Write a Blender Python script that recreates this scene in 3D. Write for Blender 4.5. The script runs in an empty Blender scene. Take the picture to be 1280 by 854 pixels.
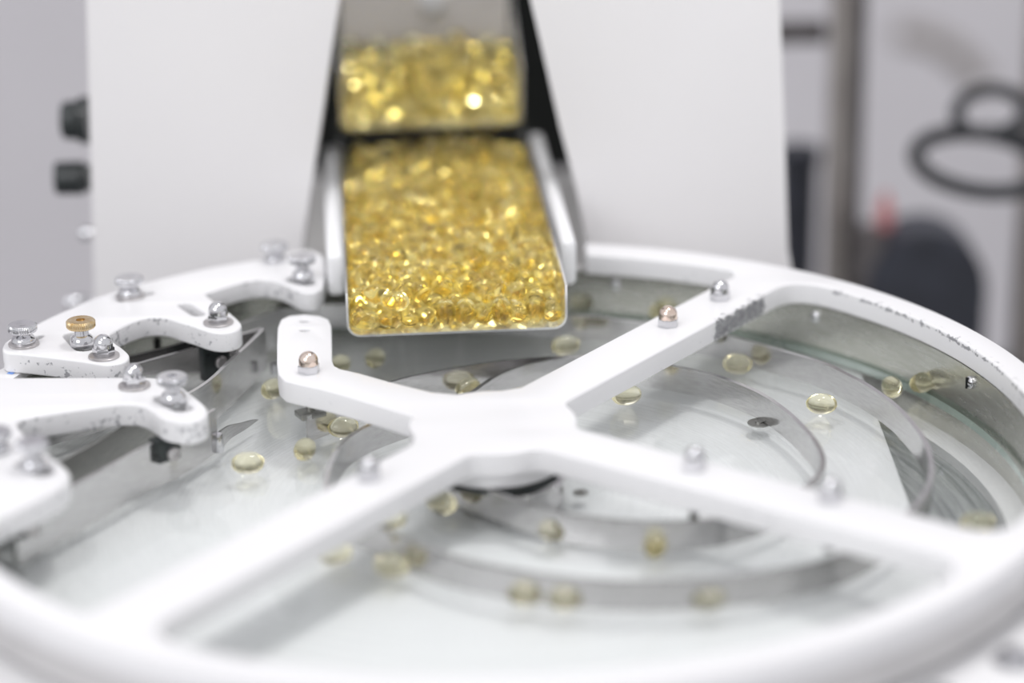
import bpy, bmesh, math, random
import numpy as np
from mathutils import Vector, Matrix
random.seed(7)
PI = math.pi
S = 0.2            # metres per frame radius: every length below is written in frame radii unless noted
Z0 = 1.0           # height of the frame's top face above the floor
scene = bpy.context.scene
C = scene.collection

# ------------------------------------------------------------------ camera
PITCH, ROLL, FPX = 0.355633, -0.016998, 3225.7
CAM = np.array([0.03533, -4.162303, 1.693123])
_f = np.array([0, math.cos(PITCH), -math.sin(PITCH)])
_r0 = np.array([1., 0, 0]); _u0 = np.cross(_r0, _f)
_r = math.cos(ROLL)*_r0 + math.sin(ROLL)*_u0
_u = -math.sin(ROLL)*_r0 + math.cos(ROLL)*_u0
cd = bpy.data.cameras.new('camera'); cam = bpy.data.objects.new('camera', cd); C.objects.link(cam)
cd.sensor_width = 36; cd.lens = FPX*36/1280; cd.clip_start = .01; cd.clip_end = 50
m = Matrix([[_r[i], _u[i], -_f[i]] for i in range(3)]).to_4x4()
m.translation = Vector((CAM[0]*S, CAM[1]*S, CAM[2]*S+Z0))
cam.matrix_world = m
cd.dof.use_dof = True; cd.dof.focus_distance = 0.962; cd.dof.aperture_fstop = 2.8
scene.camera = cam

# ------------------------------------------------------------------ light
w = bpy.data.worlds.new('world'); scene.world = w; w.use_nodes = True
bg = w.node_tree.nodes['Background']; bg.inputs[0].default_value = (.97, .97, 1, 1); bg.inputs[1].default_value = .66
def area(name, loc, aim, sx, sy, power, col=(1, 1, 1)):
    l = bpy.data.lights.new(name, 'AREA'); l.shape = 'RECTANGLE'; l.size = sx; l.size_y = sy; l.energy = power; l.color = col
    o = bpy.data.objects.new(name, l); C.objects.link(o); o.location = loc
    o.rotation_euler = (Vector(aim)-Vector(loc)).to_track_quat('-Z', 'Y').to_euler(); return o
area('ceiling_lamp', (-.4, -.55, 2.5), (0, .2, 1), .25, .25, 3.4, (1, .985, .98))
area('ceiling_lamp', (.3, .25, 2.5), (0, .15, 1), .24, .24, 5.6, (1, .985, .98))
area('front_fill_light', (-1.3, -1.6, 2.2), (0, 0, 1.1), 1.2, 1.0, 10, (.97, .97, 1))  # added soft fill from the camera side to lift the upright faces
scene.view_settings.view_transform = 'Standard'; scene.view_settings.look = 'None'
scene.view_settings.gamma = 1; scene.view_settings.use_curve_mapping = False
scene.view_settings.exposure = 0.27
scene.cycles.max_bounces = 36; scene.cycles.transmission_bounces = 36; scene.cycles.transparent_max_bounces = 16
scene.cycles.glossy_bounces = 10; scene.cycles.diffuse_bounces = 5
scene.cycles.use_denoising = True; scene.cycles.sample_clamp_indirect = 30

# ------------------------------------------------------------------ points from pixels of the 1280x854 frame
def ray(px, py): return _f*FPX + _r*(px-640) - _u*(py-427)
def at(px, py, z=0.0):
    d = ray(px, py); return CAM + d*((z-CAM[2])/d[2])
def aty(px, py, y):
    d = ray(px, py); return CAM + d*((y-CAM[1])/d[1])
def proj(P):
    v = np.array(P)-CAM; k = v@_f
    return 640+FPX*(v@_r)/k, 427-FPX*(v@_u)/k, k
def W(p): return Vector((p[0]*S, p[1]*S, p[2]*S+Z0))

# ------------------------------------------------------------------ materials
def mat(name, col, rough=.5, metal=0., **kw):
    m = bpy.data.materials.new(name); m.use_nodes = True
    b = m.node_tree.nodes['Principled BSDF']
    b.inputs['Base Color'].default_value = (*col, 1); b.inputs['Roughness'].default_value = rough; b.inputs['Metallic'].default_value = metal
    for k, v in kw.items(): b.inputs[k.replace('_', ' ')].default_value = v
    return m
def nd(m, t, **kw):
    n = m.node_tree.nodes.new(t)
    for k, v in kw.items():
        if isinstance(v, (int, float, tuple)) and k in n.inputs.keys(): n.inputs[k].default_value = v
        else: setattr(n, k, v)
    return n
def ln(m, a, b): m.node_tree.links.new(a, b)
def math_(m, op, a, b=None, c=None):
    n = m.node_tree.nodes.new('ShaderNodeMath'); n.operation = op
    for i, v in enumerate((a, b, c)):
        if v is None: continue
        if isinstance(v, (int, float)): n.inputs[i].default_value = v
        else: ln(m, v, n.inputs[i])
    return n.outputs[0]
def noise_col(m, scale, c0, c1, lo=.35, hi=.65, stretch=(1, 1, 1), rough=None):
    """soft mottling of the base colour (and of the roughness)"""
    b = m.node_tree.nodes['Principled BSDF']
    g = nd(m, 'ShaderNodeNewGeometry'); mp = nd(m, 'ShaderNodeMapping'); mp.inputs['Scale'].default_value = stretch
    ln(m, g.outputs['Position'], mp.inputs[0])
    n = nd(m, 'ShaderNodeTexNoise'); n.inputs['Scale'].default_value = scale; n.inputs['Detail'].default_value = 5
    ln(m, mp.outputs[0], n.inputs['Vector'])
    r = nd(m, 'ShaderNodeValToRGB'); r.color_ramp.elements[0].position = lo; r.color_ramp.elements[1].position = hi
    r.color_ramp.elements[0].color = (*c0, 1); r.color_ramp.elements[1].color = (*c1, 1)
    ln(m, n.outputs[0], r.inputs[0]); ln(m, r.outputs[0], b.inputs['Base Color'])
    if rough:
        mr = nd(m, 'ShaderNodeMapRange'); mr.inputs[3].default_value = rough[0]; mr.inputs[4].default_value = rough[1]
        ln(m, n.outputs[0], mr.inputs[0]); ln(m, mr.outputs[0], b.inputs['Roughness'])
    return m

def paint(name, wear):
    """glossy white machine enamel; wear = function(m, x, y, z outputs in radii) -> mask of bare metal"""
    m = mat(name, (.87, .865, .875), .32)
    b = m.node_tree.nodes['Principled BSDF']; b.inputs['Coat Weight'].default_value = .25; b.inputs['Coat Roughness'].default_value = .2
    g = nd(m, 'ShaderNodeNewGeometry')
    sc = nd(m, 'ShaderNodeVectorMath'); sc.operation = 'SCALE'; sc.inputs['Scale'].default_value = 1/S
    su = nd(m, 'ShaderNodeVectorMath'); su.operation = 'SUBTRACT'; su.inputs[1].default_value = (0, 0, Z0)
    ln(m, g.outputs['Position'], su.inputs[0]); ln(m, su.outputs[0], sc.inputs[0])
    sp = nd(m, 'ShaderNodeSeparateXYZ'); ln(m, sc.outputs[0], sp.inputs[0])
    sn = nd(m, 'ShaderNodeSeparateXYZ'); ln(m, g.outputs['Normal'], sn.inputs[0])
    n = nd(m, 'ShaderNodeTexNoise'); n.inputs['Scale'].default_value = 75; n.inputs['Detail'].default_value = 8; n.inputs['Roughness'].default_value = .72
    ln(m, sc.outputs[0], n.inputs['Vector'])
    n2 = nd(m, 'ShaderNodeTexNoise'); n2.inputs['Scale'].default_value = 9; n2.inputs['Detail'].default_value = 3
    ln(m, sc.outputs[0], n2.inputs['Vector'])
    mask = wear(m, sp.outputs[0], sp.outputs[1], sp.outputs[2], sn.outputs[2], n.outputs[0], n2.outputs[0])
    mx = nd(m, 'ShaderNodeMix'); mx.data_type = 'RGBA'
    mx.inputs[6].default_value = (.87, .865, .875, 1)
    rr = nd(m, 'ShaderNodeValToRGB'); rr.color_ramp.elements[0].color = (.13, .13, .14, 1); rr.color_ramp.elements[1].color = (.45, .45, .47, 1)
    rr.color_ramp.elements[0].position = .3; rr.color_ramp.elements[1].position = .7
    ln(m, n.outputs[0], rr.inputs[0]); ln(m, rr.outputs[0], mx.inputs[7]); ln(m, mask, mx.inputs[0]); ln(m, mx.outputs[2], b.inputs['Base Color'])
    bp = nd(m, 'ShaderNodeBump'); bp.inputs['Strength'].default_value = .25; bp.inputs['Distance'].default_value = .0004; bp.invert = True
    ln(m, mask, bp.inputs['Height']); ln(m, bp.outputs[0], b.inputs['Normal'])
    return m
def smooth(m, v, lo, hi):
    n = nd(m, 'ShaderNodeMapRange'); n.interpolation_type = 'SMOOTHSTEP'; n.inputs[1].default_value = lo; n.inputs[2].default_value = hi
    ln(m, v, n.inputs[0]); return n.outputs[0]
TH = 0.938698; HW = 0.054286       # arm direction and half width
def wear_plate(m, x, y, z, nz, n, n2):
    side = smooth(m, nz, .55, .2)                                  # chips on the sides of the casting only
    e = math_(m, 'MULTIPLY_ADD', n2, .35, n)
    return math_(m, 'MULTIPLY', side, smooth(m, e, .768, .78))
def wear_frame(m, x, y, z, nz, n, n2):
    u = math_(m, 'ADD', math_(m, 'MULTIPLY', x, math.cos(TH)), math_(m, 'MULTIPLY', y, math.sin(TH)))
    v = math_(m, 'ADD', math_(m, 'MULTIPLY', x, -math.sin(TH)), math_(m, 'MULTIPLY', y, math.cos(TH)))
    jag = math_(m, 'MULTIPLY', math_(m, 'SUBTRACT', n, .5), .09)
    uu = math_(m, 'ABSOLUTE', math_(m, 'SUBTRACT', math_(m, 'ADD', u, jag), .737))
    zz = math_(m, 'ABSOLUTE', math_(m, 'ADD', math_(m, 'ADD', z, .022), math_(m, 'MULTIPLY', jag, .6)))
    vv = math_(m, 'ABSOLUTE', math_(m, 'ADD', v, HW))
    patch = math_(m, 'MULTIPLY', math_(m, 'MULTIPLY', math_(m, 'LESS_THAN', uu, .093), math_(m, 'LESS_THAN', zz, .0185)), math_(m, 'LESS_THAN', vv, .012))
    # worn strip along the inner top edge of the ring, right side
    r = math_(m, 'SQRT', math_(m, 'ADD', math_(m, 'MULTIPLY', x, x), math_(m, 'MULTIPLY', y, y)))
    a = math_(m, 'ARCTAN2', y, x)
    rim = math_(m, 'MULTIPLY', math_(m, 'LESS_THAN', math_(m, 'ABSOLUTE', math_(m, 'SUBTRACT', r, .945)), .012),
                math_(m, 'LESS_THAN', math_(m, 'ABSOLUTE', math_(m, 'SUBTRACT', a, .36)), .42))
    dz = math_(m, 'ABSOLUTE', math_(m, 'ADD', z, .006))
    k = math_(m, 'LESS_THAN', math_(m, 'ADD', dz, math_(m, 'MULTIPLY', math_(m, 'SUBTRACT', .62, n), .05)), .007)
    side = smooth(m, nz, .75, .4)
    sp = math_(m, 'MULTIPLY', side, smooth(m, math_(m, 'MULTIPLY_ADD', n2, .3, n), .82, .835))
    return math_(m, 'MINIMUM', 1, math_(m, 'ADD', math_(m, 'ADD', patch, math_(m, 'MULTIPLY', rim, k)), sp))

M = {}
M['frame'] = paint('worn white enamel on frame', wear_frame)
M['plate'] = paint('chipped white enamel on castings', wear_plate)
M['white'] = noise_col(mat('white enamel', (.8, .8, .8), .35), 14, (.83, .825, .83), (.86, .855, .86))
M['tower'] = noise_col(mat('tower enamel', (.8, .8, .8), .45), 6, (.865, .85, .85), (.885, .87, .865))
M['steel'] = noise_col(mat('brushed stainless steel', (.7, .7, .7), .22, .95), 220, (.53, .52, .52), (.62, .61, .61), stretch=(1, 1, 9), rough=(.10, .2))
M['steel_dark'] = noise_col(mat('dull stainless steel', (.4, .4, .4), .35, .9), 200, (.36, .36, .345), (.43, .43, .41), stretch=(1, 1, 9), rough=(.28, .4))
M['wall_steel'] = noise_col(mat('drum lining steel', (.6, .6, .55), .28, .85), 90, (.52, .52, .47), (.6, .6, .56), stretch=(1, 1, 6), rough=(.2, .32))
M['chrome'] = noise_col(mat('chrome', (.8, .8, .8), .08, 1), 150, (.60, .60, .62), (.74, .74, .76), rough=(.06, .16))
M['brass'] = noise_col(mat('worn brass', (.7, .5, .25), .25, 1), 300, (.62, .42, .18), (.78, .66, .46), rough=(.2, .4))
M['copper'] = noise_col(mat('copper tinted chrome', (.8, .65, .55), .15, 1), 200, (.78, .62, .52), (.86, .74, .66), rough=(.1, .2))
M['washer'] = noise_col(mat('grey washer', (.5, .48, .48), .35, .8), 300, (.45, .43, .43), (.6, .58, .58))
M['black'] = noise_col(mat('black anodised block', (.02, .025, .025), .3), 120, (.012, .016, .016), (.035, .042, .042), rough=(.2, .4))
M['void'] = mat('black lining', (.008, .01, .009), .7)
M['tray_rail'] = noise_col(mat('rail enamel', (.8, .8, .85), .3), 60, (.92, .92, .93), (.95, .95, .955))
M['skirt'] = noise_col(mat('satin grey drum side', (.6, .6, .6), .4), 12, (.56, .55, .55), (.61, .60, .60))
M['bright'] = noise_col(mat('polished bright steel', (.9, .9, .9), .2, .8), 60, (.84, .84, .83), (.9, .9, .89), rough=(.12, .25))
M['gate'] = noise_col(mat('satin gate plate', (.6, .6, .6), .4, .3), 40, (.74, .71, .69), (.8, .77, .75))
M['backing'] = noise_col(mat('white backing sheet', (.85, .86, .86), .4), 10, (.84, .85, .85), (.87, .875, .875))
def turned(name, c0, c1, rough, metal):
    m = mat(name, c0, rough, metal); b = m.node_tree.nodes['Principled BSDF']
    g = nd(m, 'ShaderNodeNewGeometry'); sp = nd(m, 'ShaderNodeSeparateXYZ'); ln(m, g.outputs['Position'], sp.inputs[0])
    r = math_(m, 'SQRT', math_(m, 'ADD', math_(m, 'MULTIPLY', sp.outputs[0], sp.outputs[0]), math_(m, 'MULTIPLY', sp.outputs[1], sp.outputs[1])))
    cb = nd(m, 'ShaderNodeCombineXYZ'); ln(m, math_(m, 'MULTIPLY', r, 420), cb.inputs[0]); ln(m, math_(m, 'MULTIPLY', math_(m, 'ARCTAN2', sp.outputs[1], sp.outputs[0]), 2.5), cb.inputs[1])
    n = nd(m, 'ShaderNodeTexNoise'); n.inputs['Scale'].default_value = 1; n.inputs['Detail'].default_value = 5; ln(m, cb.outputs[0], n.inputs['Vector'])
    rr = nd(m, 'ShaderNodeValToRGB'); rr.color_ramp.elements[0].position = .35; rr.color_ramp.elements[1].position = .7
    rr.color_ramp.elements[0].color = (*c0, 1); rr.color_ramp.elements[1].color = (*c1, 1); ln(m, n.outputs[0], rr.inputs[0]); ln(m, rr.outputs[0], b.inputs['Base Color'])
    return m
M['pan'] = turned('turned grey pan', (.15, .17, .165), (.42, .44, .435), .45, .3)
M['rubber'] = noise_col(mat('black rubber', (.03, .03, .035), .45), 80, (.022, .024, .028), (.045, .047, .052))
M['grey_wall'] = noise_col(mat('grey wall paint', (.5, .49, .51), .8), 3, (.67, .65, .675), (.71, .69, .715))
M['floor'] = noise_col(mat('grey vinyl floor', (.3, .3, .31), .5), 8, (.27, .27, .28), (.33, .33, .34))
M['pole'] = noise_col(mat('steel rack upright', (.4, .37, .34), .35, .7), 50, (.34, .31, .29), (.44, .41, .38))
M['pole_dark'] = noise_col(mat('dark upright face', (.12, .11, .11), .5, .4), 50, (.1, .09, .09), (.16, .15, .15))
M['red'] = noise_col(mat('red plastic', (.7, .2, .2), .5), 50, (.62, .2, .2), (.72, .27, .27))
M['navy'] = noise_col(mat('dark blue seat shell', (.03, .035, .05), .5), 50, (.03, .033, .045), (.05, .055, .075))
M['blue'] = mat('blue marker ink', (.25, .45, .9), .5)

def capsule_mat(name, tint, cloud, amt, dens, liq):
    """clear gelatine shell filled with oil; part of the light scatters in the cloudy oil"""
    m = mat(name, tint, .03); t = m.node_tree; b = t.nodes['Principled BSDF']
    b.inputs['Transmission Weight'].default_value = 1; b.inputs['IOR'].default_value = 1.46
    n = nd(m, 'ShaderNodeTexNoise'); n.inputs['Scale'].default_value = 300
    mr = nd(m, 'ShaderNodeMapRange'); mr.inputs[3].default_value = .0; mr.inputs[4].default_value = .015
    ln(m, n.outputs[0], mr.inputs[0]); ln(m, mr.outputs[0], b.inputs['Roughness'])
    df = nd(m, 'ShaderNodeBsdfDiffuse'); df.inputs[0].default_value = (*cloud, 1)
    tl = nd(m, 'ShaderNodeBsdfTranslucent'); tl.inputs[0].default_value = (*cloud, 1)
    m1 = nd(m, 'ShaderNodeMixShader'); m1.inputs[0].default_value = .5; ln(m, df.outputs[0], m1.inputs[1]); ln(m, tl.outputs[0], m1.inputs[2])
    m2 = nd(m, 'ShaderNodeMixShader'); m2.inputs[0].default_value = amt; ln(m, b.outputs[0], m2.inputs[1]); ln(m, m1.outputs[0], m2.inputs[2])
    out = t.nodes['Material Output']; ln(m, m2.outputs[0], out.inputs['Surface'])
    va = nd(m, 'ShaderNodeVolumeAbsorption'); va.inputs['Color'].default_value = (*liq, 1); va.inputs['Density'].default_value = dens
    ln(m, va.outputs[0], out.inputs['Volume'])
    return m
M['caps'] = capsule_mat('golden oil softgel', (1, .995, .97), (1, .90, .35), .02, 58, (1, .86, .0))
M['caps_disc'] = capsule_mat('pale oil softgel', (1, 1, .98), (1, .96, .66), .07, 36, (1, .87, .12))

def glass_mat():
    m = bpy.data.materials.new('clear green edged glass'); m.use_nodes = True; t = m.node_tree; t.nodes.clear()
    out = t.nodes.new('ShaderNodeOutputMaterial')
    tr = t.nodes.new('ShaderNodeBsdfTransparent'); tr.inputs[0].default_value = (.99, .995, .993, 1)
    gl = t.nodes.new('ShaderNodeBsdfGlossy'); gl.inputs['Roughness'].default_value = .07
    df = t.nodes.new('ShaderNodeBsdfDiffuse'); df.inputs[0].default_value = (.87, .89, .89, 1)
    fr = t.nodes.new('ShaderNodeFresnel'); fr.inputs[0].default_value = 1.52
    # fine concentric wipe marks left on the turning disc
    g = t.nodes.new('ShaderNodeNewGeometry'); sp = t.nodes.new('ShaderNodeSeparateXYZ'); t.links.new(g.outputs['Position'], sp.inputs[0])
    r = math_(m, 'SQRT', math_(m, 'ADD', math_(m, 'MULTIPLY', sp.outputs[0], sp.outputs[0]), math_(m, 'MULTIPLY', sp.outputs[1], sp.outputs[1])))
    a = math_(m, 'ARCTAN2', sp.outputs[1], sp.outputs[0])
    cb = t.nodes.new('ShaderNodeCombineXYZ'); t.links.new(math_(m, 'MULTIPLY', r, 900), cb.inputs[0]); t.links.new(math_(m, 'MULTIPLY', a, 1.2), cb.inputs[1])
    n = t.nodes.new('ShaderNodeTexNoise'); n.inputs['Scale'].default_value = 1; n.inputs['Detail'].default_value = 4; t.links.new(cb.outputs[0], n.inputs['Vector'])
    k = t.nodes.new('ShaderNodeMapRange'); k.inputs[1].default_value = .35; k.inputs[2].default_value = .8; k.inputs[3].default_value = 0.0; k.inputs[4].default_value = .16
    t.links.new(n.outputs[0], k.inputs[0])
    m1 = t.nodes.new('ShaderNodeMixShader'); t.links.new(k.outputs[0], m1.inputs[0]); t.links.new(tr.outputs[0], m1.inputs[1]); t.links.new(df.outputs[0], m1.inputs[2])
    m2 = t.nodes.new('ShaderNodeMixShader'); t.links.new(math_(m, 'MULTIPLY', fr.outputs[0], math_(m, 'SUBTRACT', 1, g.outputs['Backfacing'])), m2.inputs[0]); t.links.new(m1.outputs[0], m2.inputs[1]); t.links.new(gl.outputs[0], m2.inputs[2])
    t.links.new(m2.outputs[0], out.inputs[0]); return m
M['glass'] = glass_mat()
M['glass_edge'] = mat('green glass edge', (.45, .62, .55), .15, Transmission_Weight=.4)

# ------------------------------------------------------------------ object helpers
def tag(o, label=None, cat=None, group=None, kind=None):
    if label: o['label'] = label
    if cat: o['category'] = cat
    if group: o['group'] = group
    if kind: o['kind'] = kind
    return o
def empty(name, p, label=None, cat=None, group=None):
    o = bpy.data.objects.new(name, None); C.objects.link(o); o.empty_display_size = .01
    o.location = W(p); return tag(o, label, cat, group)
def wloc(o):
    v = Vector(o.location); q = o.parent
    while q: v += Vector(q.location); q = q.parent
    return v
def link(name, me, material, parent=None, org=None, smooth_=True):
    """me holds metres in world space; its origin is moved to org (or the parent's)"""
    if org is None:
        org = sum((Vector(v.co) for v in me.vertices), Vector())/max(1, len(me.vertices))
        org.z = min(v.co.z for v in me.vertices)
    me.transform(Matrix.Translation(-org))
    o = bpy.data.objects.new(name, me); C.objects.link(o)
    if material and not me.materials: me.materials.append(material)
    o.location = org - (wloc(parent) if parent else Vector()); o.parent = parent
    if smooth_:
        me.shade_smooth(); me.set_sharp_from_angle(angle=math.radians(38))
    return o
def bm_obj(name, bm, material, parent=None, org=None, smooth_=True):
    bmesh.ops.recalc_face_normals(bm, faces=bm.faces)
    for v in bm.verts: v.co = Vector((v.co.x*S, v.co.y*S, v.co.z*S+Z0))
    me = bpy.data.meshes.new(name); bm.to_mesh(me); bm.free()
    return link(name, me, material, parent, org, smooth_)
def box(bm, c, d, rot=None, bev=0.0, seg=2):
    """box centred at c of full size d (radii)"""
    mm = Matrix.Translation(Vector(c)) @ (rot.to_4x4() if rot is not None else Matrix.Identity(4)) @ Matrix.Diagonal((*d, 1))
    g = bmesh.ops.create_cube(bm, size=1, matrix=mm)
    if bev:
        es = list({e for v in g['verts'] for e in v.link_edges})
        bmesh.ops.bevel(bm, geom=es, offset=bev, segments=seg, affect='EDGES', profile=.5)
def lathe(bm, prof, c=(0, 0, 0), n=32, a0=0, a1=2*PI, closed=False, bump=None):
    """prof = [(r, z)...] turned about the z axis through c"""
    full = abs(a1-a0-2*PI) < 1e-6
    cnt = n if full else n+1
    rings = []
    for i in range(cnt):
        a = a0+(a1-a0)*i/n
        row = []
        for j, (r, z) in enumerate(prof):
            rr = r*(bump(i, j) if bump else 1)
            row.append(bm.verts.new((c[0]+rr*math.cos(a), c[1]+rr*math.sin(a), c[2]+z)))
        rings.append(row)
    k = len(prof)
    for i in range(n if full else n):
        A, B = rings[i], rings[(i+1) % cnt]
        for j in range(k if closed else k-1):
            q = (A[j], B[j], B[(j+1) % k], A[(j+1) % k])
            try: bm.faces.new(q)
            except ValueError: pass
    if not full and closed:
        bm.faces.new(rings[0]); bm.faces.new(rings[-1][::-1])
    bmesh.ops.remove_doubles(bm, verts=[v for r_ in rings for v in r_], dist=1e-6)
def prism(bm, pts, z0, z1):
    lo = [bm.verts.new((p[0], p[1], z0)) for p in pts]; hi = [bm.verts.new((p[0], p[1], z1)) for p in pts]
    n = len(pts)
    bm.faces.new(lo[::-1]); bm.faces.new(hi)
    for i in range(n): bm.faces.new((lo[i], lo[(i+1) % n], hi[(i+1) % n], hi[i]))
def rounded(pts, rads, seg=6):
    """polygon with its corners rounded"""
    out = []; n = len(pts)
    if not hasattr(rads, '__len__'): rads = [rads]*n
    for i in range(n):
        p = np.array(pts[i][:2]); a = np.array(pts[i-1][:2]); b = np.array(pts[(i+1) % n][:2]); r = rads[i]
        da = a-p; db = b-p; la = np.linalg.norm(da); lb = np.linalg.norm(db)
        if r <= 0 or la < 1e-9 or lb < 1e-9: out.append(tuple(p)); continue
        da /= la; db /= lb
        t = min(r, la*.45, lb*.45)
        A = p+da*t; B = p+db*t
        for k in range(seg+1):
            s = k/seg; out.append(tuple((1-s)**2*A+2*s*(1-s)*p+s*s*B))
    return out
def smooth_closed(pts, sub=4, power=.5):
    """Catmull-Rom through a closed outline"""
    n = len(pts); P = [np.array(p[:2]) for p in pts]; out = []
    for i in range(n):
        p0, p1, p2, p3 = P[i-1], P[i], P[(i+1) % n], P[(i+2) % n]
        for k in range(sub):
            t = k/sub
            out.append(tuple(.5*((2*p1)+(-p0+p2)*t+(2*p0-5*p1+4*p2-p3)*t*t+(-p0+3*p1-3*p2+p3)*t**3)))
    return out
def smooth_open(pts, sub=6):
    P = [np.array(p, float) for p in pts]; P = [2*P[0]-P[1]]+P+[2*P[-1]-P[-2]]; out = []
    for i in range(1, len(P)-2):
        p0, p1, p2, p3 = P[i-1:i+3]
        for k in range(sub):
            t = k/sub
            out.append(.5*((2*p1)+(-p0+p2)*t+(2*p0-5*p1+4*p2-p3)*t*t+(-p0+3*p1-3*p2+p3)*t**3))
    out.append(P[-2]); return out
def slab(name, outlines, z0, z1, bev, material, parent=None, org=None):
    """flat casting: closed outlines (first outer, others holes) between z0 and z1 with rounded edges"""
    cu = bpy.data.curves.new(name, 'CURVE'); cu.dimensions = '2D'; cu.fill_mode = 'BOTH'
    cu.extrude = (z1-z0)/2-bev; cu.bevel_depth = bev; cu.bevel_resolution = 3; cu.offset = -bev
    for pts in outlines:
        sp = cu.splines.new('POLY'); sp.points.add(len(pts)-1)
        for q, p in zip(sp.points, pts): q.co = (p[0], p[1], 0, 1)
        sp.use_cyclic_u = True
    o = bpy.data.objects.new('tmp', cu); C.objects.link(o)
    dg = bpy.context.evaluated_depsgraph_get(); me = bpy.data.meshes.new_from_object(o.evaluated_get(dg))
    bpy.data.objects.remove(o); bpy.data.curves.remove(cu)
    bm = bmesh.new(); bm.from_mesh(me); bpy.data.meshes.remove(me)
    bmesh.ops.remove_doubles(bm, verts=bm.verts, dist=1e-5)
    for v in bm.verts: v.co.z += (z0+z1)/2
    for f in bm.faces: f.material_index = 0
    return bm_obj(name, bm, material, parent, org)
def strip(name, pts, zb, zt, material, parent, th=.006, sub=8, top=None, smoothit=True):
    """upright sheet metal strip following pts (x, y) between heights zb and zt"""
    P = smooth_open([p[:2] for p in pts], sub) if smoothit else [np.array(p[:2], float) for p in pts]
    bm = bmesh.new(); rows = []
    n = len(P)
    for i, p in enumerate(P):
        d = P[min(i+1, n-1)]-P[max(i-1, 0)]; d = d/np.linalg.norm(d); nn = np.array([-d[1], d[0]])*th/2
        zz = zt if top is None else zt+(top-zt)*i/(n-1)
        a, b = p-nn, p+nn
        rows.append([bm.verts.new((a[0], a[1], zb)), bm.verts.new((b[0], b[1], zb)), bm.verts.new((b[0], b[1], zz)), bm.verts.new((a[0], a[1], zz))])
    for i in range(n-1):
        for j in range(4): bm.faces.new((rows[i][j], rows[i][(j+1) % 4], rows[i+1][(j+1) % 4], rows[i+1][j]))
    bm.faces.new(rows[0]); bm.faces.new(rows[-1][::-1])
    return bm_obj(name, bm, material, parent)
def tube(bm, pts, r, n=12, sub=6, closed=False):
    P = smooth_open(pts, sub) if not closed else pts
    rows = []; up = Vector((0, 0, 1)); cnt = len(P)
    for i, p in enumerate(P):
        a = P[(i+1) % cnt] if closed else P[min(i+1, cnt-1)]; b = P[i-1] if closed else P[max(i-1, 0)]
        d = Vector(a)-Vector(b); d.normalize()
        s = d.cross(up) if abs(d.dot(up)) < .95 else d.cross(Vector((1, 0, 0))); s.normalize(); t = s.cross(d)
        rows.append([bm.verts.new(Vector(p)+(s*math.cos(2*PI*k/n)+t*math.sin(2*PI*k/n))*r) for k in range(n)])
    for i in range(cnt if closed else cnt-1):
        A, B = rows[i], rows[(i+1) % cnt]
        for k in range(n): bm.faces.new((A[k], A[(k+1) % n], B[(k+1) % n], B[k]))
    if not closed: bm.faces.new(rows[0][::-1]); bm.faces.new(rows[-1])

# heights in radii
FT, FB = 0.0, -.043          # frame top and bottom faces
GT, GB = -.077, -.1285       # guide strips
GLT, GLB = -.133, -.153      # glass disc
RI = .945

# ------------------------------------------------------------------ the room (metres)
def room_box(name, c, d, m_, **k):
    bm = bmesh.new(); box(bm, c, d); me = bpy.data.meshes.new(name); bmesh.ops.recalc_face_normals(bm, faces=bm.faces); bm.to_mesh(me); bm.free()
    o = link(name, me, m_, smooth_=False); o['kind'] = 'structure'; return o
room_box('floor', (0, .2, -.05), (7, 6, .1), M['floor'])
room_box('wall_back', (0, 1.55, 1.4), (7, .1, 2.8), M['grey_wall'])
room_box('baseboard_back', (0, 1.49, .06), (7, .02, .12), M['white'])

# ------------------------------------------------------------------ machine base: drum, pan, cabinet
base = empty('counting_machine', (0, 0, -Z0/S), 'white round counting machine drum on its cabinet under the cross shaped frame', 'machine')
bm = bmesh.new()
A0, A1 = math.radians(-360+96), math.radians(79.5)
lathe(bm, [(.947, FB-.002), (.985, FB-.002), (.99, FB-.008), (.99, -.10), (.985, -.105), (.968, -.105), (.968, -.30), (.96, -.30), (.96, -.06), (.953, -.06), (.947, FB-.01)], n=160, closed=True)
bm_obj('drum_wall', bm, M['skirt'], base)
bm = bmesh.new(); lathe(bm, [(.946, FB-.001), (.9525, FB-.001), (.9525, -.2), (.946, -.2)], n=160, closed=True)
bm_obj('drum_lining', bm, M['wall_steel'], base)
bm = bmesh.new(); lathe(bm, [(.969, -.118), (1.10, -.118), (1.115, -.124), (1.12, -.135), (1.12, -.20), (.969, -.20)], n=160, closed=True)
bm_obj('drum_flange', bm, M['white'], base)
bm = bmesh.new(); lathe(bm, [(0.0, -.22), (.944, -.22), (.944, -.24), (0, -.24)], n=96)
bm_obj('inner_pan', bm, M['pan'], base)
# white backing sheet under the glass: ends on a straight edge at the right
bp = []
for k in range(97):
    a = math.radians(39.5)+(2*PI-math.radians(79))*k/96
    bp.append((.94*math.cos(a), .94*math.sin(a)))
bm = bmesh.new(); prism(bm, bp, -.163, -.156); bm_obj('backing_sheet', bm, M['backing'], base)
bm = bmesh.new(); box(bm, (0, .1, -2.67), (1.3, 1.5, 4.66), bev=.06); bm_obj('cabinet', bm, M['white'], base)
bm = bmesh.new(); lathe(bm, [(0, -.33), (1.02, -.33), (1.02, -.2), (0.9, -.2), (.9, -.25), (0, -.25)], n=96); bm_obj('drum_foot', bm, M['white'], base)
# spindle rising through the disc
bm = bmesh.new(); lathe(bm, [(0, -.088), (.075, -.088), (.082, -.094), (.082, GLT+.001), (0, GLT+.001)], c=(.04, -.03, 0), n=40); bm_obj('spindle_cap', bm, M['steel'], base)
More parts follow.
